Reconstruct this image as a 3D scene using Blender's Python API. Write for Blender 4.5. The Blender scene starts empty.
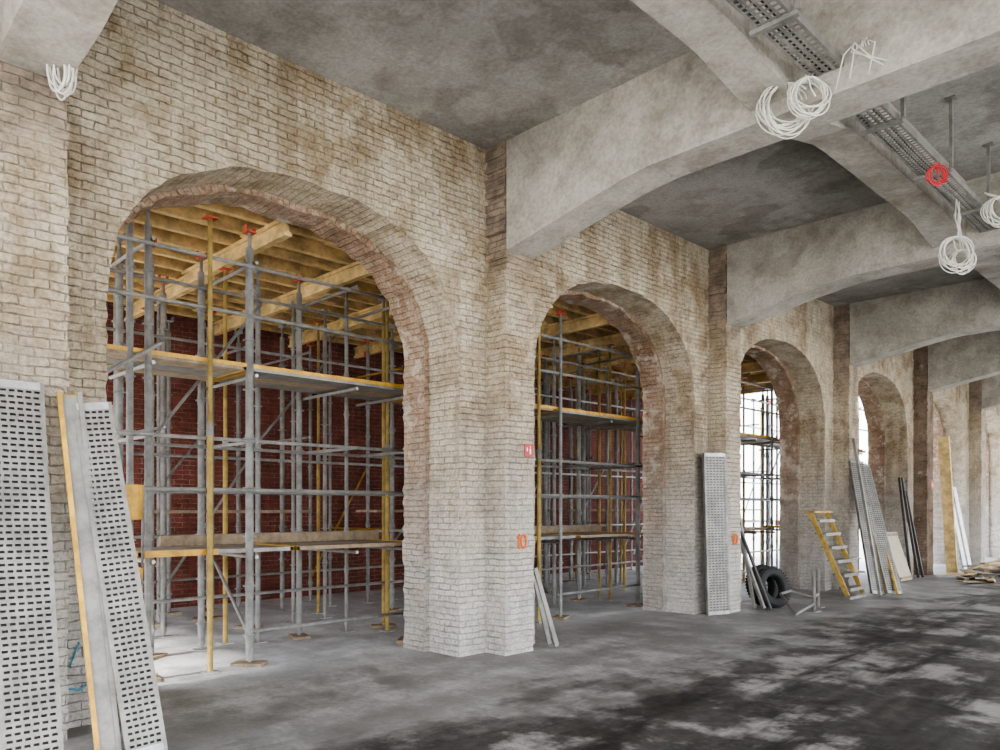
import bpy, math, random
from mathutils import Vector, Matrix
R=random.Random(7)
scene=bpy.context.scene
# ---------------------------------------------------------------- materials
def newmat(name):
    m=bpy.data.materials.new(name); m.use_nodes=True
    nt=m.node_tree; b=nt.nodes['Principled BSDF']
    return m,nt,b
def N(nt,t,**k):
    n=nt.nodes.new(t)
    for a,v in k.items(): setattr(n,a,v)
    return n
def L(nt,a,b): nt.links.new(a,b)
def noise(nt,vec,scale,detail=6,rough=.6):
    n=N(nt,'ShaderNodeTexNoise'); n.inputs['Scale'].default_value=scale
    n.inputs['Detail'].default_value=detail; n.inputs['Roughness'].default_value=rough
    if vec is not None: L(nt,vec,n.inputs['Vector'])
    return n.outputs['Fac']
def ramp(nt,fac,stops):
    r=N(nt,'ShaderNodeValToRGB'); e=r.color_ramp.elements
    while len(e)<len(stops): e.new(.5)
    for i,(p,c) in enumerate(stops):
        e[i].position=p; e[i].color=(c if len(c)==4 else (*c,1)) if not isinstance(c,(int,float)) else (c,c,c,1)
    L(nt,fac,r.inputs['Fac']); return r.outputs['Color']
def mix(nt,fac,a,b,bt='MIX'):
    m=N(nt,'ShaderNodeMix',data_type='RGBA',blend_type=bt)
    if isinstance(fac,(int,float)): m.inputs[0].default_value=fac
    else: L(nt,fac,m.inputs[0])
    for s,v in ((6,a),(7,b)):
        if isinstance(v,tuple): m.inputs[s].default_value=(*v,1)
        else: L(nt,v,m.inputs[s])
    return m.outputs[2]
def math_(nt,op,a,b=None):
    m=N(nt,'ShaderNodeMath',operation=op)
    for i,v in enumerate((a,b)):
        if v is None: continue
        if isinstance(v,(int,float)): m.inputs[i].default_value=v
        else: L(nt,v,m.inputs[i])
    return m.outputs[0]
def bump(nt,b,h,strength,dist=.02):
    n=N(nt,'ShaderNodeBump'); n.inputs['Strength'].default_value=strength; n.inputs['Distance'].default_value=dist
    L(nt,h,n.inputs['Height']); L(nt,n.outputs[0],b.inputs['Normal'])

def brickmat(name,c1,c2,mor,worn,wornamt,dark,bstr=.8,rowh=.066,bw=.185,white=None,bare=None,whi=.7,mb_=.75):
    m,nt,b=newmat(name)
    tc=N(nt,'ShaderNodeTexCoord'); uv=tc.outputs['UV']; ob=tc.outputs['Object']
    nz=N(nt,'ShaderNodeTexNoise'); nz.inputs['Scale'].default_value=9; nz.inputs['Detail'].default_value=4; L(nt,ob,nz.inputs['Vector'])
    vm=N(nt,'ShaderNodeVectorMath',operation='SCALE'); vm.inputs['Scale'].default_value=.04; L(nt,nz.outputs['Color'],vm.inputs[0])
    va=N(nt,'ShaderNodeVectorMath',operation='ADD'); L(nt,uv,va.inputs[0]); L(nt,vm.outputs[0],va.inputs[1])
    bt=N(nt,'ShaderNodeTexBrick'); L(nt,va.outputs[0],bt.inputs['Vector'])
    bt.inputs['Scale'].default_value=1; bt.inputs['Brick Width'].default_value=bw; bt.inputs['Row Height'].default_value=rowh
    bt.inputs['Mortar Size'].default_value=.008; bt.inputs['Mortar Smooth'].default_value=1; bt.inputs['Bias'].default_value=0
    bt.inputs['Color1'].default_value=(*c1,1); bt.inputs['Color2'].default_value=(*c2,1); bt.inputs['Mortar'].default_value=(*mor,1)
    big=noise(nt,ob,.7,5,.65); mid=noise(nt,ob,5,8,.7); fine=noise(nt,ob,34,7,.8); blot=noise(nt,ob,1.9,9,.7)
    mp=N(nt,'ShaderNodeMapping'); mp.inputs['Scale'].default_value=(3,3,.45); L(nt,ob,mp.inputs[0])
    run=noise(nt,mp.outputs[0],1.0,8,.65)
    col=bt.outputs['Color']
    sme=noise(nt,ob,3.1,10,.78)
    smf=ramp(nt,sme,[(.47,0.),(.57,.85)])
    col=mix(nt,smf,col,tuple(x*.93 for x in c1))
    col=mix(nt,ramp(nt,big,[(.35,1.0),(.62,0.0)]),col,dark,'MULTIPLY')
    col=mix(nt,ramp(nt,blot,[(.40,.95),(.53,0.)]),col,(.70,.63,.54),'MULTIPLY')
    col=mix(nt,ramp(nt,run,[(.36,.8),(.50,0.)]),col,(.66,.61,.55),'MULTIPLY')
    col=mix(nt,ramp(nt,mid,[(.36,.8),(.52,0.)]),col,(.64,.61,.57),'MULTIPLY')
    col=mix(nt,ramp(nt,fine,[(.39,.8),(.54,0.)]),col,(.52,.49,.45),'MULTIPLY')
    wm=noise(nt,ob,3.1,10,.75)
    col=mix(nt,ramp(nt,wm,[(wornamt,0.),(wornamt+.06,.75)]),col,worn)
    if white or bare:
        sx=N(nt,'ShaderNodeSeparateXYZ'); L(nt,ob,sx.inputs[0])
    if white:
        z=math_(nt,'ADD',sx.outputs['Z'],math_(nt,'MULTIPLY',blot,4.0))
        wc=mix(nt,ramp(nt,fine,[(.38,.8),(.56,0.)]),white,tuple(q*.52 for q in white))
        wc=mix(nt,ramp(nt,mid,[(.35,.7),(.52,0.)]),wc,tuple(q*.60 for q in white))
        wc=mix(nt,math_(nt,'MULTIPLY',bt.outputs['Fac'],.32),wc,tuple(q*.5 for q in white))
        col=mix(nt,ramp(nt,math_(nt,'MULTIPLY',z,.2),[(.50,whi),(.95,0.)]),col,wc)
    if bare:
        z=math_(nt,'ADD',sx.outputs['Z'],math_(nt,'MULTIPLY',blot,2.0))
        bc=mix(nt,ramp(nt,mid,[(.4,0.),(.6,1.)]),bare,tuple(q*2.1 for q in bare))
        col=mix(nt,ramp(nt,math_(nt,'MULTIPLY',z,.1),[(.48,0.),(.56,.85)]),col,bc)
    L(nt,col,b.inputs['Base Color']); b.inputs['Roughness'].default_value=.92
    inv=math_(nt,'SUBTRACT',1.0,smf)
    h=math_(nt,'ADD',math_(nt,'MULTIPLY',math_(nt,'MULTIPLY',bt.outputs['Fac'],-mb_),math_(nt,'ADD',inv,.45)),math_(nt,'MULTIPLY',mid,1.7))
    h=math_(nt,'ADD',h,math_(nt,'MULTIPLY',fine,.95))
    bump(nt,b,h,bstr,.014)
    return m
WH=(.68,.67,.65)
C1,C2,CM=(.68,.60,.475),(.60,.53,.415),(.48,.42,.33)
M_brick=brickmat('limewashed_brick',C1,C2,CM,(.36,.24,.165),.665,(.80,.765,.71),1.0,white=WH)
M_pier=brickmat('limewashed_pier_brick',C1,C2,CM,(.36,.24,.165),.645,(.80,.765,.71),1.0,white=WH,bare=(.14,.105,.08))
M_ring=brickmat('exposed_arch_brick',(.46,.31,.22),(.50,.39,.29),(.36,.30,.24),(.56,.50,.41),.53,(.85,.8,.75),1.0,white=(.52,.485,.44),whi=.9)
M_red=brickmat('red_brick',(.28,.08,.055),(.19,.055,.04),(.38,.33,.30),(.32,.22,.19),.68,(.65,.6,.6),.6,rowh=.077,bw=.25,mb_=.8)
M_darkbrick=brickmat('bare_dark_brick',(.33,.245,.18),(.25,.185,.135),(.30,.26,.21),(.45,.4,.33),.6,(.7,.7,.7),1.0)

def concrete(name,c,dark,stain,pale,sc=1.0,bs=.5,st0=.56,sk=1.0,tint=None):
    m,nt,b=newmat(name)
    tc=N(nt,'ShaderNodeTexCoord'); ob=tc.outputs['Object']
    big=noise(nt,ob,.5*sc,7,.62); mid=noise(nt,ob,2.3*sc,9,.72); fine=noise(nt,ob,26,8,.7)
    col=mix(nt,ramp(nt,big,[(.36,0.),(.60,1.)]),c,dark)
    col=mix(nt,ramp(nt,mid,[(.32,.9),(.54,0.)]),col,(.66,.64,.61),'MULTIPLY')
    st=noise(nt,ob,.75*sc,8,.5)
    col=mix(nt,ramp(nt,st,[(st0-.01,0.),(st0+.025,.40*sk),(st0+.06,.30*sk),(.72,.8*sk)]),col,stain)
    sm=noise(nt,ob,1.1*sc,10,.7)
    col=mix(nt,ramp(nt,sm,[(.56,0.),(.68,.5)]),col,pale)
    col=mix(nt,ramp(nt,fine,[(.34,.7),(.6,0.)]),col,(.62,.6,.58),'MULTIPLY')
    L(nt,col,b.inputs['Base Color']); b.inputs['Roughness'].default_value=.85
    bump(nt,b,math_(nt,'ADD',mid,math_(nt,'MULTIPLY',fine,.3)),bs,.02)
    return m
M_ceil=concrete('ceiling_concrete',(.46,.445,.42),(.29,.28,.262),(.09,.075,.055),(.54,.52,.49),1.0,sk=1.0)
M_beam=concrete('beam_concrete',(.50,.47,.415),(.33,.31,.27),(.20,.165,.13),(.58,.55,.50),1.5,.6,.585)

def floormat():
    m,nt,b=newmat('worn_screed_floor')
    tc=N(nt,'ShaderNodeTexCoord'); ob=tc.outputs['Object']
    sx=N(nt,'ShaderNodeSeparateXYZ'); L(nt,ob,sx.inputs[0]); X=sx.outputs['X']
    big=noise(nt,ob,.6,8,.65); mid=noise(nt,ob,2.2,10,.7); fine=noise(nt,ob,22,8,.75)
    mp=N(nt,'ShaderNodeMapping'); mp.inputs['Scale'].default_value=(2.2,.35,1); L(nt,ob,mp.inputs[0])
    streak=noise(nt,mp.outputs[0],1.3,9,.65)
    base=mix(nt,ramp(nt,mid,[(.38,0.),(.60,1.)]),(.21,.205,.198),(.48,.47,.46))
    base=mix(nt,ramp(nt,big,[(.44,0.),(.56,.7)]),base,(.20,.195,.185))
    v=math_(nt,'ADD',X,math_(nt,'MULTIPLY',math_(nt,'SUBTRACT',big,.5),4.0))
    v=math_(nt,'ADD',v,math_(nt,'MULTIPLY',math_(nt,'SUBTRACT',streak,.5),2.5))
    zone=N(nt,'ShaderNodeMapRange'); L(nt,v,zone.inputs['Value'])
    zone.inputs['From Min'].default_value=-4.6; zone.inputs['From Max'].default_value=-3.8
    darkc=mix(nt,ramp(nt,streak,[(.40,0.),(.64,1.)]),(.014,.012,.011),(.09,.084,.078))
    pat=noise(nt,ob,.8,12,.68)
    pm=math_(nt,'MULTIPLY',ramp(nt,pat,[(.49,0.),(.57,.9)]),ramp(nt,streak,[(.39,0.),(.53,1.)]))
    darkc=mix(nt,pm,darkc,(.42,.405,.385))
    col=mix(nt,zone.outputs[0],base,darkc)
    z3=N(nt,'ShaderNodeMapRange'); L(nt,v,z3.inputs['Value'])
    z3.inputs['From Min'].default_value=-.6; z3.inputs['From Max'].default_value=.8
    col=mix(nt,z3.outputs[0],col,(.55,.54,.52))  # unseen floor to the right, made pale to bounce light up to the ceiling
    z2=N(nt,'ShaderNodeMapRange'); L(nt,math_(nt,'ADD',X,math_(nt,'MULTIPLY',mid,.8)),z2.inputs['Value'])
    z2.inputs['From Min'].default_value=-6.0; z2.inputs['From Max'].default_value=-6.7
    pale=mix(nt,ramp(nt,mid,[(.4,0.),(.6,1.)]),(.40,.41,.42),(.66,.675,.69))
    col=mix(nt,z2.outputs[0],col,pale)
    col=mix(nt,ramp(nt,fine,[(.35,.55),(.6,0.)]),col,(.6,.59,.58),'MULTIPLY')
    L(nt,col,b.inputs['Base Color'])
    L(nt,ramp(nt,mid,[(.35,.40),(.6,.8)]),b.inputs['Roughness'])
    bump(nt,b,math_(nt,'ADD',mid,math_(nt,'MULTIPLY',fine,.35)),.5,.02)
    return m
M_floor=floormat()

def simple(name,c,rough=.5,metal=0,var=.25,sc=12,c2=None,bs=0):
    m,nt,b=newmat(name)
    tc=N(nt,'ShaderNodeTexCoord'); n=noise(nt,tc.outputs['Object'],sc,6,.7)
    c2=c2 or tuple(x*(1-var) for x in c)
    col=mix(nt,ramp(nt,n,[(.38,0.),(.62,1.)]),c2,c)
    L(nt,col,b.inputs['Base Color']); b.inputs['Roughness'].default_value=rough; b.inputs['Metallic'].default_value=metal
    if bs: bump(nt,b,n,bs,.01)
    return m
M_galv=simple('galvanised_steel',(.54,.545,.53),.42,.4,.4,7)
M_deck=simple('galvanised_plank',(.31,.30,.275),.5,.35,.4,5)
M_yel=simple('yellow_paint',(.72,.42,.07),.5,.1,.45,6)
M_yeld=simple('worn_yellow_paint',(.58,.38,.10),.6,.1,.5,9)
M_yelg=simple('yellow_galv_prop',(.66,.49,.18),.45,.2,.45,5)
M_tim=simple('formwork_timber',(.82,.59,.27),.6,0,.5,4)
M_ply=simple('plywood',(.38,.26,.14),.7,0,.5,3)
M_wood=simple('weathered_board',(.36,.28,.19),.8,0,.45,9)
M_red_=simple('red_forkhead',(.60,.12,.06),.5,.1,.3)
M_rub=simple('rubber',(.02,.02,.021),.7,0,.3)
M_dark=simple('dark_steel',(.07,.065,.06),.6,.3,.4)
M_slotshade=simple('plank_slot_shade',(.10,.095,.09),.7,.2,.4)  # shade inside and behind the plank slots, put into the colour
M_white=simple('white_cable',(.74,.71,.64),.5,0,.2)
M_redc=simple('red_cable',(.65,.04,.05),.5,0,.2)
M_orange=simple('orange_spray',(.85,.18,.04),.8,0,.1)
M_blue=simple('blue_spray',(.08,.35,.50),.8,0,.2)
M_sign=simple('sign_red',(.45,.025,.025),.4,0,.1)
M_signw=simple('sign_white',(.85,.85,.82),.4,0,.05)
M_ground=simple('gravel_ground',(.62,.60,.56),.95,0,.2,1.5)
M_panel=simple('beige_panel',(.52,.45,.34),.7,0,.15,3)

# ---------------------------------------------------------------- mesh builder
class MB:
    def __init__(s): s.v=[]; s.f=[]; s.uv=[]; s.mi=[]; s.mats=[]; s.sm=[]
    def m(s,mat):
        if mat not in s.mats: s.mats.append(mat)
        return s.mats.index(mat)
    def face(s,pts,mat,uv=None,smooth=False):
        i=len(s.v); s.v+= [tuple(p) for p in pts]; s.f.append(list(range(i,i+len(pts))))
        s.uv.append(uv or [(p[0]+p[1],p[2]) for p in pts]); s.mi.append(s.m(mat)); s.sm.append(smooth)
    def box(s,c,d,mat,rot=None,jit=0):
        c=Vector(c); hx,hy,hz=d[0]/2,d[1]/2,d[2]/2
        P=[Vector((sx*hx,sy*hy,sz*hz)) for sx in(-1,1) for sy in(-1,1) for sz in(-1,1)]
        if rot is not None: P=[rot@p for p in P]
        P=[p+c+Vector((R.uniform(-jit,jit),R.uniform(-jit,jit),0)) for p in P]
        for q in ((0,1,3,2),(4,6,7,5),(0,4,5,1),(2,3,7,6),(0,2,6,4),(1,5,7,3)):
            s.face([P[k] for k in q],mat)
    def bar(s,p0,p1,w,h,mat,up=(0,0,1)):
        p0=Vector(p0);p1=Vector(p1); d=p1-p0; l=d.length; d.normalize()
        x=d.cross(Vector(up)); 
        if x.length<1e-4: x=d.cross(Vector((0,1,0)))
        x.normalize(); z=x.cross(d)
        rot=Matrix((x,d,z)).transposed()
        s.box((p0+p1)/2,(w,l,h),mat,rot)
    def tube(s,p0,p1,r,mat,n=8,cap=True):
        s.path([p0,p1],r,mat,n,cap)
    def path(s,pts,r,mat,n=6,cap=True):
        pts=[Vector(p) for p in pts]; rings=[]
        a=None
        for i,p in enumerate(pts):
            d=(pts[min(i+1,len(pts)-1)]-pts[max(i-1,0)])
            if d.length<1e-9: d=Vector((0,0,1))
            d.normalize()
            if a is None:
                a=d.cross(Vector((0,0,1)))
                if a.length<.05: a=d.cross(Vector((0,1,0)))
            else: a=a-d*a.dot(d)
            a.normalize(); b=d.cross(a)
            rings.append([p+(a*math.cos(2*math.pi*k/n)+b*math.sin(2*math.pi*k/n))*r for k in range(n)])
        base=len(s.v)
        for rg in rings: s.v+=[tuple(q) for q in rg]
        mi=s.m(mat)
        for i in range(len(rings)-1):
            for k in range(n):
                k2=(k+1)%n
                s.f.append([base+i*n+k,base+i*n+k2,base+(i+1)*n+k2,base+(i+1)*n+k]); s.uv.append([(0,0)]*4); s.mi.append(mi); s.sm.append(True)
        if cap:
            for i in (0,len(rings)-1):
                s.f.append([base+i*n+k for k in range(n)]); s.uv.append([(0,0)]*n); s.mi.append(mi); s.sm.append(False)
    def build(s,name,parent=None,mw=None):
        me=bpy.data.meshes.new(name); me.from_pydata(s.v,[],s.f)
        for m in s.mats: me.materials.append(m)
        ul=me.uv_layers.new(name='UVMap'); k=0
        for p,uv in zip(me.polygons,s.uv):
            for q in uv: ul.data[k].uv=q; k+=1
        me.polygons.foreach_set('material_index',s.mi); me.polygons.foreach_set('use_smooth',s.sm)
        me.update()
        o=bpy.data.objects.new(name,me); scene.collection.objects.link(o)
        if mw is not None: o.matrix_world=mw
        if parent: o.parent=parent
        return o
def empty(name,loc=(0,0,0)):
    e=bpy.data.objects.new(name,None); scene.collection.objects.link(e); e.location=loc; e.empty_display_size=.3; return e

# ---------------------------------------------------------------- layout constants
XP=-5.86; XW=-6.16; XM=-6.66; XB=-7.04; TOP=5.57; XRED=-12.4; XE=6.6
def PE(n): return 1.57+4.705*n            # right edge of pilaster n
PN=list(range(-1,8)); PR=[PE(n) for n in PN]
PW=.45
# ---------------------------------------------------------------- arch wall
def profile(yc,hw,rise,spring,jit,rr,nj=41,na=56,ex=2.35):
    pts=[]
    for i in range(nj): pts.append((yc-hw,spring*i/nj,-1,0))
    for i in range(na+1):
        a=math.pi-math.pi*i/na; c_=math.cos(a); s_=math.sin(a)
        cc=math.copysign(abs(c_)**(2/ex),c_); ss=max(0,s_)**(2/ex)
        pts.append((yc+hw*cc,spring+rise*ss,c_,s_))
    for i in range(nj-1,-1,-1): pts.append((yc+hw,spring*i/nj,1,0))
    out=[]
    for y,z,ny,nz in pts:
        j=rr.uniform(-jit,jit); out.append((y+ny*j,max(0,z+nz*j)))
    return out,nj,na
w=MB()
for b in range(len(PR)-1):
    rr=random.Random(100+b)
    y0=PR[b]-PW/2; y1=PR[b+1]-PW/2; yc=(PR[b]+PR[b+1]-PW)/2
    yc-= .03
    O,nj,na=profile(yc,1.76,1.43,3.12,.014,rr)
    I,_,_=profile(yc,1.69,1.40,3.10,.022,rr)
    def face_plane(P,X,mat):
        n=len(P)
        for i in range(nj):
            (ya,za),(yb,zb)=P[i],P[i+1]
            w.face([(X,y0,za),(X,ya,za),(X,yb,zb),(X,y0,zb)],mat,[(y0,za),(ya,za),(yb,zb),(y0,zb)])
            (ya,za),(yb,zb)=P[n-1-i],P[n-2-i]
            w.face([(X,y1,za),(X,y1,zb),(X,yb,zb),(X,ya,za)],mat,[(y1,za),(y1,zb),(yb,zb),(ya,za)])
        for i in range(nj,n-nj-1):
            (ya,za),(yb,zb)=P[i],P[i+1]
            w.face([(X,ya,za),(X,yb,zb),(X,yb,TOP),(X,ya,TOP)],mat,[(ya,za),(yb,zb),(yb,TOP),(ya,TOP)])
        (ya,za)=P[nj]; w.face([(X,y0,za),(X,ya,za),(X,ya,TOP),(X,y0,TOP)],mat,[(y0,za),(ya,za),(ya,TOP),(y0,TOP)])
        (ya,za)=P[n-nj-1]; w.face([(X,y1,za),(X,ya,za),(X,ya,TOP),(X,y1,TOP)],mat,[(y1,za),(ya,za),(ya,TOP),(y1,TOP)])
    face_plane(O,XW,M_brick); face_plane(I,XB,M_red)
    def soffit(P,xa,xb,mat):
        s=0
        for i in range(len(P)-1):
            (ya,za),(yb,zb)=P[i],P[i+1]; l=math.hypot(yb-ya,zb-za)
            w.face([(xa,ya,za),(xa,yb,zb),(xb,yb,zb),(xb,ya,za)],mat,[(xa,s),(xa,s+l),(xb,s+l),(xb,s)]); s+=l
    soffit(O,XW,XM,M_brick); soffit(I,XM,XB,M_ring)
    s=0
    for i in range(len(O)-1):
        l=math.hypot(O[i+1][0]-O[i][0],O[i+1][1]-O[i][1])
        w.face([(XM,O[i][0],O[i][1]),(XM,O[i+1][0],O[i+1][1]),(XM,I[i+1][0],I[i+1][1]),(XM,I[i][0],I[i][1])],M_ring,[(0,s),(0,s+l),(.2,s+l),(.2,s)]); s+=l
w.build('wall_left')

for n_,yr in zip(PN,PR):
    p=MB(); n=80; h=(TOP-.002)/n; rr=random.Random(n_+2)
    mat=M_darkbrick if n_==4 else M_pier
    for k in range(n):
        j=[rr.uniform(-.009,.009) for _ in range(3)]
        xa=XP+j[0]; ya=yr-PW+j[1]; yb=yr+j[2]; z0=k*h; z1=z0+h
        if k>n*.68:
            ya+=rr.uniform(-.015,.035)
        p.face([(XW,ya,z0),(xa,ya,z0),(xa,ya,z1),(XW,ya,z1)],mat,[(XW,z0),(xa,z0),(xa,z1),(XW,z1)])
        p.face([(xa,ya,z0),(xa,yb,z0),(xa,yb,z1),(xa,ya,z1)],mat,[(ya,z0),(yb,z0),(yb,z1),(ya,z1)])
        p.face([(xa,yb,z0),(XW,yb,z0),(XW,yb,z1),(xa,yb,z1)],mat,[(xa,z0),(XW,z0),(XW,z1),(xa,z1)])
        p.face([(xa,ya,z1),(xa,yb,z1),(XW,yb,z1),(XW,ya,z1)],mat)
        p.face([(xa,ya,z0),(XW,ya,z0),(XW,yb,z0),(xa,yb,z0)],mat)
    p.build('brick_pilaster')

# ---------------------------------------------------------------- slabs
YE=PR[-1]; YS=-3.5
c=MB(); c.box(((XE+XB)/2,(YE+YS)/2,TOP+.12),(XE-XB,YE-YS,.24),M_ceil); c.build('ceiling')
f=MB(); f.box(((XE+XRED)/2,(YE+YS)/2,-.1),(XE-XRED,YE-YS,.2),M_floor); f.build('floor')
g=MB(); g.box((0,15,-.26),(160,160,.1),M_ground); g.build('ground')
e=MB()
e.box(((XW-5.2)/2,YE+.16,TOP/2),(-5.2-XW,.3,TOP),M_brick); e.box(((XE+5.4)/2,YE+.16,TOP/2),(XE-5.4,.3,TOP),M_brick)
e.box((.1,YE+.16,(TOP+4.7)/2),(10.6,.3,TOP-4.7),M_brick); e.build('wall_end')

def extr_x(mb,prof,y0,y1,mat):
    n=len(prof)
    for yy,rev in ((y0,False),(y1,True)):
        for i in range(n-1):
            a,b_=prof[i],prof[i+1]
            q=[(a[0],yy,a[1]),(b_[0],yy,b_[1]),(b_[0],yy,TOP),(a[0],yy,TOP)]
            mb.face(q if not rev else q[::-1],mat)
    for i in range(n-1):
        a,b_=prof[i],prof[i+1]
        mb.face([(a[0],y0,a[1]),(a[0],y1,a[1]),(b_[0],y1,b_[1]),(b_[0],y0,b_[1])],mat)
    for a in (prof[0],prof[-1]):
        mb.face([(a[0],y0,a[1]),(a[0],y1,a[1]),(a[0],y1,TOP),(a[0],y0,TOP)],mat)
ZB=4.72
for n_,yr in zip(PN[:-1],PR[:-1]):
    mb=MB()
    h0=4.52 if n_==0 else 4.38
    prof=[(XP+.01,h0),(-5.5,max(h0,4.45)),(-5.1,max(h0+.02,4.53)),(-4.7,4.61),(-4.3,4.68),(-4.0,4.715),(-3.4,ZB),(-2.8,ZB),(4.2,ZB),(4.7,4.6),(5.5,4.4),(6,4.38),(XE,4.38)]
    extr_x(mb,prof,yr-PW+.01,yr-.02,M_beam); mb.build('concrete_beam')
    cm=MB(); cm.box((6.3,yr-.225,2.19),(.45,.41,4.38),M_beam); cm.build('concrete_column')
def extr_y(mb,prof,x0,x1,mat):
    for xx in (x0,x1):
        for i in range(len(prof)-1):
            a,b_=prof[i],prof[i+1]
            mb.face([(xx,a[0],a[1]),(xx,b_[0],b_[1]),(xx,b_[0],TOP),(xx,a[0],TOP)],mat)
    for i in range(len(prof)-1):
        a,b_=prof[i],prof[i+1]
        mb.face([(x0,a[0],a[1]),(x1,a[0],a[1]),(x1,b_[0],b_[1]),(x0,b_[0],b_[1])],mat)
for i in range(len(PR)-1):
    a=PR[i]-.02; b_=PR[i+1]-PW+.01
    for x0 in (-3.03,1.6):
        mb=MB()
        extr_y(mb,[(a,4.80),(a+.3,4.86),(a+.75,4.96),(a+1.0,4.98),(b_-1.0,4.98),(b_-.75,4.96),(b_-.3,4.88),(b_,4.84)],x0,x0+.36,M_beam)
        mb.build('concrete_joist_beam')

# ---------------------------------------------------------------- scaffold hall
rw=MB(); 
def vwall(mb,x,y0,y1,z0,z1,mat):
    mb.face([(x,y0,z0),(x,y1,z0),(x,y1,z1),(x,y0,z1)],mat,[(y0,z0),(y1,z0),(y1,z1),(y0,z1)])
YR0,YR1=-1.5,19.8
vwall(rw,XRED,YR0,YR1,0,5.6,M_red); vwall(rw,XRED-.4,YR0,YR1,0,5.6,M_red)
for yy in (YR0,YR1): rw.face([(XRED,yy,0),(XRED-.4,yy,0),(XRED-.4,yy,5.6),(XRED,yy,5.6)],M_red)
rw.face([(XRED,YR0,5.6),(XRED,YR1,5.6),(XRED-.4,YR1,5.6),(XRED-.4,YR0,5.6)],M_red)
rw.build('wall_back')

fw=empty('slab_formwork')
YF0,YF1=-1.5,18.6
pl=MB()
yy=YF0
while yy<YF1-.5:
    xx=XB-.06
    while xx>XRED+.1:
        x2=max(xx-1.25,XRED+.02)
        pl.box(((xx+x2)/2,yy+1.24,4.835),(xx-x2-.006,2.48,.022),M_ply); xx-=1.25
    yy+=2.49
pl.build('plywood_sheets',fw)
sl=MB(); sl.box(((XB+XRED)/2-.02,(YF0+YF1)/2,4.97),(XB-XRED-.05,YF1-YF0,.24),M_beam); sl.build('fresh_slab',fw)
def hbeam(mb,p0,p1,h=.2,mat=M_tim):
    p0=Vector(p0);p1=Vector(p1)
    mb.bar(p0,p1,.027,h-.08,mat)
    for s in (1,-1):
        o=Vector((0,0,s*(h/2-.02))); mb.bar(p0+o,p1+o,.08,.04,mat)
js=MB(); x=XB-.18; kk=0
while x>XRED+.15:
    y=YF0+R.uniform(0,.3)-(kk%3)*.9; kk+=1; side=0
    while y<YF1-.6:
        y2=min(y+3.9,YF1+.2); dx=R.uniform(-.02,.02)+(.09 if side else 0)
        hbeam(js,(x+dx,max(y,YF0-.2),4.72),(x+dx,y2,4.72)); y=y2-.4; side=1-side
        if y2>=YF1: break
    x-=.44
js.build('joists',fw)
br=MB(); y=-.1
while y<YF1:
    xm=R.uniform(-10.5,-9)
    hbeam(br,(XB-.15,y,4.52),(xm-.3,y,4.52)); hbeam(br,(xm+.3,y+.09,4.52),(XRED+.2,y+.09,4.52)); y+=1.36
br.build('bearers',fw)

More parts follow.
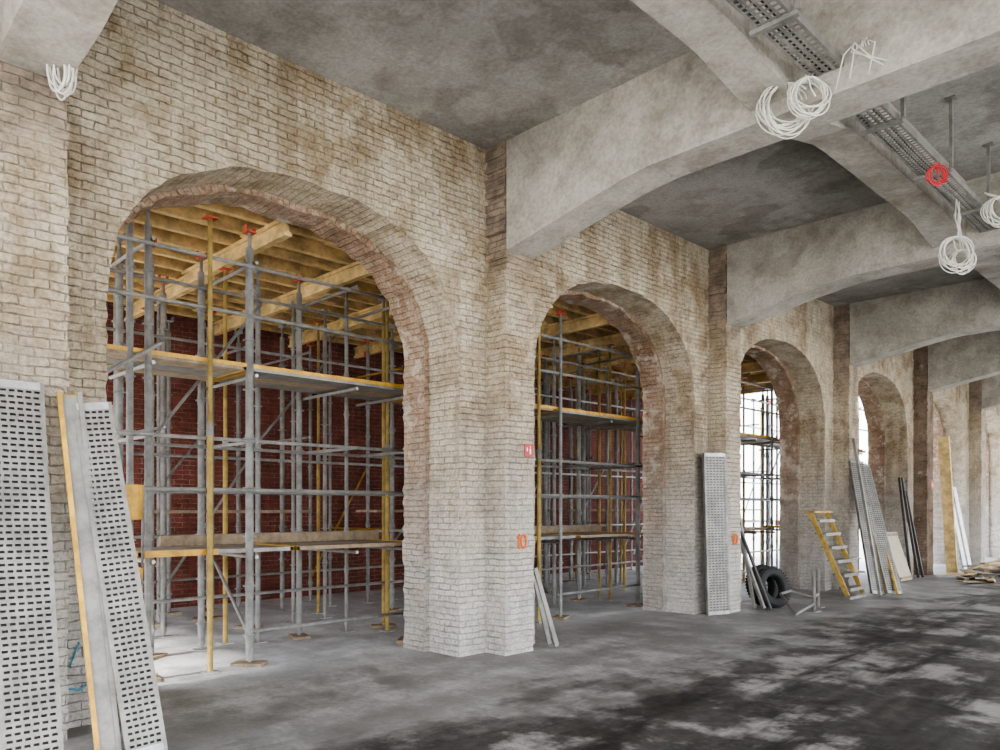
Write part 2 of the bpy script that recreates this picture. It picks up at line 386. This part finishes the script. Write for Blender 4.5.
def scaffold(off,seed,first=False):
    rr=random.Random(seed); E=empty('shoring_scaffold')
    po=MB(); le=MB(); dk=MB(); hd=MB()
    rows={-7.36:[2.48,2.64,3.64,5.65],-8.45:[2.75,3.05,3.62,4.3,4.85,5.5,6.1],-9.65:[2.4,3.1,3.5,3.65,4.75,5.4,5.95],-10.8:[2.0,2.7,3.3,4.0,4.6,4.75,5.9],-11.75:[2.2,3.4,4.5,5.1,5.6]}
    for X,ys in rows.items():
        for y in ys:
            yel=rr.random()<.08
            xx=X+rr.uniform(-.06,.06); y+=off+rr.uniform(-.05,.05)*(0 if first else 1)
            if first and X==-7.36: xx=X; yel=False
            r=rr.choice([.025,.03,.036])
            if abs(y-off-3.64)<.001: r=.04
            if yel: r=.025
            m=M_yelg if yel else M_galv
            ztop=4.25
            po.tube((xx,y,.05),(xx,y,ztop),r,m,10)
            po.tube((xx,y,.0),(xx,y,.35),.016,M_galv,6)
            po.box((xx,y,.012),(.15,.15,.012),M_galv)
            if X==-7.36 or rr.random()<.4: po.box((xx,y,.015),(.32,.2,.03),M_wood,Matrix.Rotation(rr.uniform(0,3),3,'Z'))
            for z in [k*.5+.3 for k in range(8)]:
                if yel: continue
                po.tube((xx,y,z),(xx,y,z+.012),r*1.7,m,10)
                if rr.random()<.5: po.tube((xx,y,z-.04),(xx,y,z+.05),r*1.2,m,8)
            hd.tube((xx,y,4.2),(xx,y,4.4),.018,M_galv,6)
            hm=M_red_ if rr.random()<.4 else M_galv
            hd.box((xx,y,4.405),(.12,.10,.01),hm)
            for s in (-1,1): hd.box((xx,y+s*.048,4.44),(.08,.006,.07),hm)
    yp=[(-7.27,3.19),(-8.9,2.7),(-10.2,6.15),(-11.2,4.0),(-11.9,5.2),(-8.1,5.9),(-8.7,4.0)]
    for X,y in yp:
        y+=off
        po.tube((X,y,0.01),(X,y,2.4),.028,M_yelg,10); po.tube((X,y,2.3),(X,y,4.4),.022,M_yelg,10)
        po.tube((X,y,2.3),(X,y,2.42),.034,M_galv,10); po.box((X,y,.01),(.14,.14,.014),M_galv)
        hd.box((X,y,4.41),(.12,.12,.01),M_red_)
    for X in (-7.36,-8.45,-9.65,-10.8):
        zs={-7.36:[.35,1.78,2.28,3.55,4.05],-8.45:[.6,1.78,2.28,4.05],-9.65:[1.25,2.25,3.7],-10.8:[.6,3.6]}[X]
        for z in zs:
            y0=off+1.3+rr.uniform(-.1,.2); y1=off+6.1
            if z<.5: y0=off+3.64;y1=off+5.65
            le.tube((X+.045,y0,z),(X+.045,y1,z),.019,M_galv,8)
    for y in (2.62,3.64,4.85,5.65):
        for z in (1.1,2.28,2.95,4.1):
            le.tube((-7.3,y+off+.05,z),(-8.5,y+off+.05,z),.019,M_galv,8)
        for z in (1.25,2.6,3.8):
            if rr.random()<.6: le.tube((-9.6,y+off,z),(-11.8,y+off,z),.019,M_galv if rr.random()<.7 else M_yel,8)
    D=[((-7.3,1.75,2.45),(-7.3,2.75,3.15)),((-7.42,3.66,.3),(-8.45,3.62,1.3)),((-9.7,3.6,.5),(-9.7,4.75,2.2)),((-9.7,4.75,2.3),(-9.7,5.95,3.7)),((-10.8,3.3,1),(-10.8,4.6,2.6)),((-8.4,3.1,2.4),(-8.4,4.3,4.0)),((-11.7,2.2,.4),(-11.7,3.4,2.4))]
    for q,(a,b_) in enumerate(D):
        a=(a[0],a[1]+off,a[2]); b_=(b_[0],b_[1]+off,b_[2]); le.tube(a,b_,.018,M_galv if q in(0,1) or rr.random()<.7 else M_yel,8)
    for (z,ya,yb,xs) in ((3.02,1.2,6.05,(-7.5,-7.82,-8.14)),(1.17,2.55,5.75,(-7.5,-7.82,-8.14))):
        for k,X in enumerate(xs):
            ym=ya+(yb-ya)*.5
            for (p,q) in ((ya,ym-.02),(ym+.02,yb)):
                dk.box((X,(p+q)/2+off,z),(.30,q-p,.04),M_deck if (k+int(z)+int(q))%2 else M_wood)
                for s in (-1,1): dk.box((X,(p if s<0 else q)+off,z+.003),(.30,.07,.05),M_yel)
    dk.box((-7.355,off+3.0,3.05),(.02,3.4,.04),M_yel)
    dk.box((-7.345,off+5.25,3.05),(.02,1.2,.04),M_yel)
    dk.box((-8.32,off+3.65,3.12),(.03,4.8,.13),M_wood)
    dk.box((-8.3,off+4.5,1.25),(.03,2.8,.11),M_wood)
    dk.box((-7.34,off+2.95,1.17),(.02,.7,.06),M_yel)
    dk.box((-10.4,off+4.2,1.55),(.6,3.5,.04),M_wood)
    po.build('standards',E); le.build('ledgers',E); dk.build('deck_boards',E); hd.build('fork_heads',E)
for k in range(0,4): scaffold(4.705*k,11+k,k==0)

ch=MB()
def cone(mb,c,r0,r1,z0,z1,mat,n=16):
    for k in range(n):
        a=2*math.pi*k/n;b_=2*math.pi*(k+1)/n
        mb.face([(c[0]+r0*math.cos(a),c[1]+r0*math.sin(a),z0),(c[0]+r0*math.cos(b_),c[1]+r0*math.sin(b_),z0),(c[0]+r1*math.cos(b_),c[1]+r1*math.sin(b_),z1),(c[0]+r1*math.cos(a),c[1]+r1*math.sin(a),z1)],mat,smooth=True)
CX,CY=-6.95,2.32
cone(ch,(CX,CY),.10,.13,.0,.42,M_yeld); cone(ch,(CX,CY),.06,.13,.68,1.08,M_yel); cone(ch,(CX,CY),.12,.13,1.50,1.80,M_yel)
ch.path([(CX,CY-.13,1.8),(CX,CY-.12,.4)],.01,M_galv); ch.path([(CX,CY+.13,1.8),(CX,CY+.12,.4)],.01,M_galv)
ch.tube((CX,CY,1.02),(CX,CY,1.52),.05,M_galv,14); ch.tube((CX,CY,.38),(CX,CY,.72),.05,M_galv,14)
ch.build('rubbish_chute')

# ---------------------------------------------------------------- leaning items
def place(bottom,top,widthdir,zoff=0):
    b_=Vector(bottom);t=Vector(top); y=(t-b_).normalized(); x=Vector(widthdir); x=(x-y*x.dot(y)).normalized(); z=x.cross(y)
    m=Matrix((x,y,z)).transposed().to_4x4(); m.translation=b_; return m
def perf_plank(name,bottom,top,wd,width=.32,edge=None,slots=6):
    Ln=(Vector(top)-Vector(bottom)).length; mb=MB(); th=.055
    ed=.022; cw=(width-2*ed)/slots; nr=int(Ln/.042); chh=(Ln-.1)/nr
    em=edge or M_deck
    zt=th
    for r in range(nr):
        for k in range(slots):
            x0=-width/2+ed+k*cw; y0=.05+r*chh; x1=x0+cw; y1=y0+chh
            hx0=x0+cw*.10+ (cw*.12 if r%2 else 0); hx1=x1-cw*.22+(cw*.12 if r%2 else 0); hy0=y0+chh*.30; hy1=y1-chh*.30
            o=[(x0,y0),(x1,y0),(x1,y1),(x0,y1)]; h=[(hx0,hy0),(hx1,hy0),(hx1,hy1),(hx0,hy1)]
            hl=[(a,b2,zt-.008) for a,b2 in h]; h=[(a,b2,zt) for a,b2 in h]; o=[(a,b2,zt) for a,b2 in o]
            for q in range(4):
                mb.face([o[q],o[(q+1)%4],h[(q+1)%4],h[q]],M_deck)
                mb.face([h[q],h[(q+1)%4],hl[(q+1)%4],hl[q]],M_slotshade)
    mb.face([(-width/2+ed,.05,.012),(width/2-ed,.05,.012),(width/2-ed,Ln-.05,.012),(-width/2+ed,Ln-.05,.012)],M_slotshade)  # added dark backing sheet, stands in for the shade seen through the slots
    for s in (-1,1):
        mb.box((s*(width/2-ed/2),Ln/2,th/2+.001),(ed,Ln,th),em)
    for y in (.025,Ln-.025): mb.box((0,y,th/2),(width-2*ed,.05,th),M_galv)
    for s in (-1,1):
        for y in (-.0,Ln): mb.tube((s*width*.3,y,th*.4),(s*width*.3,y+(.035 if y else .03),th*.4),.014,M_galv,8)
    return mb.build(name,mw=place(bottom,top,wd))
NY=(0,1,0)
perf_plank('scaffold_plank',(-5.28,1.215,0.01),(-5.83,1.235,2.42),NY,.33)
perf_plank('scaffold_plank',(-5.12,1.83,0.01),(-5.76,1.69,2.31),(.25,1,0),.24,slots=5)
hb=MB(); Lh=2.42
for s in (-1,1): hb.box((s*.06,Lh/2,.035),(.028,Lh,.06),M_yel if s<0 else M_deck)
hb.box((0,Lh/2,.04),(.10,Lh-.04,.012),M_deck)
for y in (.03,.6,1.2,1.8,Lh-.03): hb.box((0,y,.02),(.11,.05,.03),M_yel)
hb.build('yellow_framed_deck',mw=place((-5.26,1.64,0.01),(-5.78,1.56,2.30),(.2,1,0)))
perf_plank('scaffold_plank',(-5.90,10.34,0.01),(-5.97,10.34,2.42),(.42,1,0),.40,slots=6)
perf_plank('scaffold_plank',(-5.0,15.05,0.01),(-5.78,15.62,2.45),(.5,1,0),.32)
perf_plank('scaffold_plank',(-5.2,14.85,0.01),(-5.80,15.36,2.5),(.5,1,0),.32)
def lean(name,pts,sz,mat):
    mb=MB()
    for a,b_ in pts: mb.bar(a,b_,sz[0],sz[1],mat,up=(1,0,0))
    return mb.build(name)
lean('steel_channel',[((-5.05,14.55,.02),(-5.80,15.30,2.95)),((-4.95,15.3,.02),(-5.80,15.6,2.5))],(.05,.05),M_deck)
lean('yellow_rail',[((-5.1,14.95,.02),(-5.79,15.45,2.6)),((-4.9,15.0,.02),(-5.7,15.75,2.1))],(.06,.04),M_yeld)
lean('steel_strip',[((-5.93,6.62,.02),(-5.98,6.34,1.02)),((-5.80,6.60,.02),(-5.89,6.33,.92))],(.06,.02),M_deck)
lean('steel_pole',[((-5.8,11.3,.02),(-5.98,11.08,1.7)),((-5.7,11.42,.02),(-5.97,11.06,1.2))],(.045,.045),M_deck)
lean('dark_crowbar',[((-5.55,11.35,.02),(-5.93,11.1,1.25))],(.05,.03),M_dark)
lean('dark_rail',[((-5.85,18.75,.02),(-6.12,18.85,2.3)),((-5.75,18.95,.02),(-6.12,19.0,2.3)),((-5.7,19.1,.02),(-6.1,19.2,2.0))],(.05,.05),M_dark)
lean('yellow_formwork_beam',[((-5.6,20.95,.02),(-5.80,21.0,3.35))],(.08,.24),M_tim)
lean('steel_panel',[((-5.7,22.4,.02),(-6.08,22.4,2.1)),((-5.7,22.85,.02),(-6.08,22.85,2.15))],(.28,.05),M_galv)
pm=MB(); pm.box((0,.55,.0),(.75,1.1,.02),M_panel); pm.box((0,.06,.02),(.75,.05,.03),M_wood); pm.box((0,1.04,.02),(.75,.05,.03),M_wood)
pm.build('leaning_panel',mw=place((-5.75,18.15,.01),(-6.1,18.15,1.1),NY))
st=MB()
A0=Vector((-5.30,0,.06)); A1=Vector((-5.95,0,1.5))
for y in (13.72,14.42):
    st.bar((A0.x,y,A0.z),(A1.x,y,A1.z),.03,.08,M_yeld)
for k in range(6):
    t=(k+.5)/6; p=A0.lerp(A1,t); st.box((p.x,14.07,p.z),(.2,.67,.03),M_deck); st.box((p.x+.1,14.07,p.z-.015),(.01,.67,.05),M_deck)
st.box((A1.x-.02,14.07,A1.z+.03),(.2,.76,.04),M_yeld); st.box((A0.x,14.07,.025),(.12,.76,.05),M_deck)
st.build('scaffold_stair')
def tyre(loc,rx,rz,Rr=.25,rw_=.085):
    mb=MB(); n=40; prof=[]
    for k in range(16):
        a=2*math.pi*k/16; cx=math.cos(a); sy=math.sin(a)
        prof.append((Rr+ .075*(abs(cx)**.6)*(1 if cx>0 else -1), rw_*(abs(sy)**.7)*(1 if sy>0 else -1)))
    for i in range(n):
        a=2*math.pi*i/n;b_=2*math.pi*(i+1)/n
        for k in range(16):
            p,q=prof[k],prof[(k+1)%16]
            mb.face([(p[0]*math.cos(a),p[0]*math.sin(a),p[1]),(q[0]*math.cos(a),q[0]*math.sin(a),q[1]),(q[0]*math.cos(b_),q[0]*math.sin(b_),q[1]),(p[0]*math.cos(b_),p[0]*math.sin(b_),p[1])],M_rub)
        c_=(a+b_)/2
        mb.box(((Rr+.075)*math.cos(c_),(Rr+.075)*math.sin(c_),0),(.02,.025,.12),M_rub,Matrix.Rotation(c_,3,'Z'))
    return mb.build('rubber_tyre',mw=Matrix.Translation(loc)@Matrix.Rotation(rz,4,'Z')@Matrix.Rotation(rx,4,'Y'))
tyre((-5.72,11.74,.325),math.radians(75),math.radians(-20))
tyre((-5.96,11.90,.33),math.radians(78),math.radians(-15))
bf=MB()
for x,y in ((-5.05,11.75),(-5.2,12.25)):
    bf.tube((x,y,0.01),(x,y,.62),.03,M_deck,10); bf.box((x,y,.008),(.16,.16,.014),M_deck)
bf.tube((-5.05,11.75,.22),(-5.2,12.25,.22),.024,M_deck); bf.tube((-5.05,11.75,.12),(-5.0,11.0,.03),.024,M_deck)
bf.tube((-5.0,11.0,.03),(-5.3,11.15,.3),.022,M_deck); bf.tube((-5.3,11.15,.3),(-5.3,11.5,.32),.022,M_deck); bf.tube((-5.05,11.75,.22),(-5.3,11.5,.32),.02,M_deck)
bf.build('scaffold_base_frame')
db=MB(); rr=random.Random(5)
for k in range(46):
    x=min(-4.2,max(-5.1,rr.gauss(-4.7,.35))); y=rr.gauss(20.8,1.1); a=1.57+rr.uniform(-.5,.5) if k%4 else rr.uniform(-.3,.3); l=rr.uniform(.5,1.7) if k%4 else .7; z=.03+rr.random()*.40*math.exp(-((x+4.7)**2+(y-20.8)**2))
    db.box((x,y,z),(l,rr.uniform(.06,.18),.035),[M_wood,M_wood,M_panel,M_dark,M_tim][rr.randrange(5)],Matrix.Rotation(a,3,'Z')@Matrix.Rotation(rr.uniform(-.12,.12),3,'Y'))
db.build('timber_debris_pile')

# ---------------------------------------------------------------- signs & graffiti
def sign(y,z,s=.15):
    mb=MB(); X=XP+.012
    mb.box((X,y,z),(.006,s,s),M_sign); X+=.004
    mb.box((X,y+.02,z-.01),(.004,s*.14,s*.42),M_signw); mb.box((X,y+.02,z+s*.28),(.004,s*.08,s*.08),M_signw); mb.box((X,y-.03,z+.01),(.004,s*.09,s*.3),M_signw)
    mb.build('fire_extinguisher_sign')
sign(PE(1)-.09,2.24,.14); sign(PE(4)-.1,2.15,.2)
def ten(y,z,h):
    mb=MB(); X=XP+.014
    def P(u,v): return (X,y+u*h,z+v*h)
    mb.path([P(-.35,.25),P(-.15,.5),P(-.17,0),P(-.2,-.5)],.011,M_orange,5)
    mb.path([P(.28+.25*math.cos(a),.02+.45*math.sin(a)) for a in [i*.52+.6 for i in range(13)]],.011,M_orange,5)
    mb.build('spray_painted_number')
ten(PE(1)-.22,1.23,.16); ten(PE(2)-.22,1.12,.17)
sp=MB(); X=XW+.008
sp.path([(X,1.66,.45),(X,1.72,.62),(X,1.78,.5),(X,1.82,.66),(X,1.76,.75)],.007,M_blue,5)
sp.path([(X,1.62,.30),(X,1.72,.27),(X,1.84,.33)],.007,M_blue,5)
sp.build('blue_graffiti')

# ---------------------------------------------------------------- cable trays & coils
def tray(x,z,y0,y1,wd=.24):
    mb=MB()
    for s in (-1,1): 
        mb.box((x+s*wd/2,(y0+y1)/2,z+.03),(.004,y1-y0,.06),M_deck)
        mb.box((x+s*(wd/2-.012),(y0+y1)/2,z+.058),(.024,y1-y0,.004),M_deck)
    for u in (-.11,-.055,0,.055,.11): mb.box((x+u,(y0+y1)/2,z),(.02,y1-y0,.003),M_deck)
    y=y0+.01
    while y<y1: mb.box((x,y,z+.001),(wd,.022,.003),M_deck); y+=.06
    y=y0+.7
    while y<y1:
        mb.box((x+.17,y,z+(TOP-z)/2),(.03,.04,TOP-z-.002),M_deck); mb.box((x,y,z-.02),(wd+.1,.04,.03),M_deck)
        mb.box((x+.17,y,TOP-.006),(.1,.1,.01),M_deck)
        y+=1.35
    for k in range(3): mb.path([(x-.08+.05*k+.01*math.sin(q),y0+(y1-y0)*q/12,z+.018) for q in range(13)],.008,M_white if k<1 else M_dark,5)
    mb.build('cable_tray')
for n_ in range(0,4): tray(-2.4,4.9,PE(n_)-.015,PE(n_+1)-PW+.005)
def coil(loc,rad,nl,mat,nrm=(0,1,0),seed=0,r=.006,top=None,squash=1.0):
    rr=random.Random(seed); mb=MB(); n=Vector(nrm).normalized(); u=n.cross(Vector((0,0,1))).normalized(); v=Vector((0,0,1))
    c0=Vector(loc); pts=[]
    ph=[rr.uniform(0,6) for _ in range(4)]
    tot=nl*22
    for i in range(tot+1):
        a=2*math.pi*i/22
        rd=rad*(1+.14*math.sin(i/22*1.7+ph[0])+.05*math.sin(a*.47+ph[1]))
        rd2=rad*squash*(1+.12*math.sin(i/22*2.3+ph[2]))
        pts.append(c0+u*(rd2*math.sin(a)+rad*.18*math.sin(i/22*1.3+ph[3]))+v*(rd*math.cos(a)-(rd-rad))+n*(.04*math.sin(i/22*2.1+a*.3)))
    mb.path(pts,r,mat,5)
    if top:
        t=Vector(top)
        for k in range(3):
            a=pts[0]+u*rr.uniform(-.03,.03); m=(a+t)/2+u*rr.uniform(-.05,.05)
            mb.path([a,m,t],r,mat,5)
    mb.path([pts[-1],pts[-1]+Vector((.02,0,-.1)),pts[-1]+Vector((.05,0.01,-.16))],r,mat,5)
    return mb.build('cable_coil')
vn=(.71,-.70,0)
yb1=PE(1)-PW-.07
coil((-2.70,yb1,4.72),.17,13,M_white,vn,1,.006,(-2.78,yb1+.06,5.12))
coil((-2.50,yb1-.02,4.72),.13,10,M_white,vn,2,.006,(-2.5,yb1+.06,4.95))
coil((-2.42,9.2,4.33),.16,9,M_white,vn,3,.006,(-2.42,9.2,4.9))
coil((-2.40,9.35,4.27),.11,7,M_white,vn,6,.006,(-2.42,9.3,4.9))
coil((-2.30,8.11,4.78),.085,4,M_redc,vn,4,.006,(-2.28,8.11,4.9))
coil((-2.1,9.55,4.78),.14,9,M_white,vn,5,.006,(-2.23,9.5,5.0))
coil((-5.66,1.48,4.50),.13,11,M_white,vn,8,.007,(-5.70,1.46,4.54),.42)
lw=MB(); yf=PE(1)-PW-.012; rr=random.Random(3)
for k in range(6):
    x0=-2.20+.02*k; z0=4.98
    lw.path([(x0,yf+.015,z0),(x0+rr.uniform(-.03,.03),yf-.05,z0+.02),(x0+rr.uniform(-.08,.12),yf-.07,z0-.05),(x0+rr.uniform(-.14,.2),yf-.04,z0-rr.uniform(.1,.3))],.005,M_white,5)
lw.build('loose_wires')

# ---------------------------------------------------------------- world, sun, camera
wd=bpy.data.worlds.new('overcast_sky'); scene.world=wd; wd.use_nodes=True
nt=wd.node_tree; bg=nt.nodes['Background']
tc=N(nt,'ShaderNodeTexCoord'); sx=N(nt,'ShaderNodeSeparateXYZ'); L(nt,tc.outputs['Generated'],sx.inputs[0])
L(nt,ramp(nt,sx.outputs['Z'],[(0.0,(.97,.975,1.0)),(.6,(.78,.87,1.0))]),bg.inputs['Color'])
bg.inputs['Strength'].default_value=7.4
sn=bpy.data.lights.new('sun','SUN'); sn.energy=17; sn.angle=math.radians(10); sn.color=(1,.94,.85)
so=bpy.data.objects.new('sun',sn); scene.collection.objects.link(so); so.location=(0,-20,20)
so.rotation_euler=Vector((-.05,1,-1.0)).to_track_quat('-Z','Y').to_euler()

cam=bpy.data.cameras.new('camera'); co=bpy.data.objects.new('camera',cam); scene.collection.objects.link(co)
co.location=(0,0,1.6); co.rotation_euler=(math.radians(90),0,math.atan(780/765))
cam.sensor_width=36; cam.lens=36*.765; cam.shift_y=.133; cam.clip_end=300
scene.camera=co
scene.view_settings.view_transform='AgX'
try: scene.view_settings.look='AgX - Medium High Contrast'
except Exception as ex: print(ex)
scene.view_settings.exposure=0.0
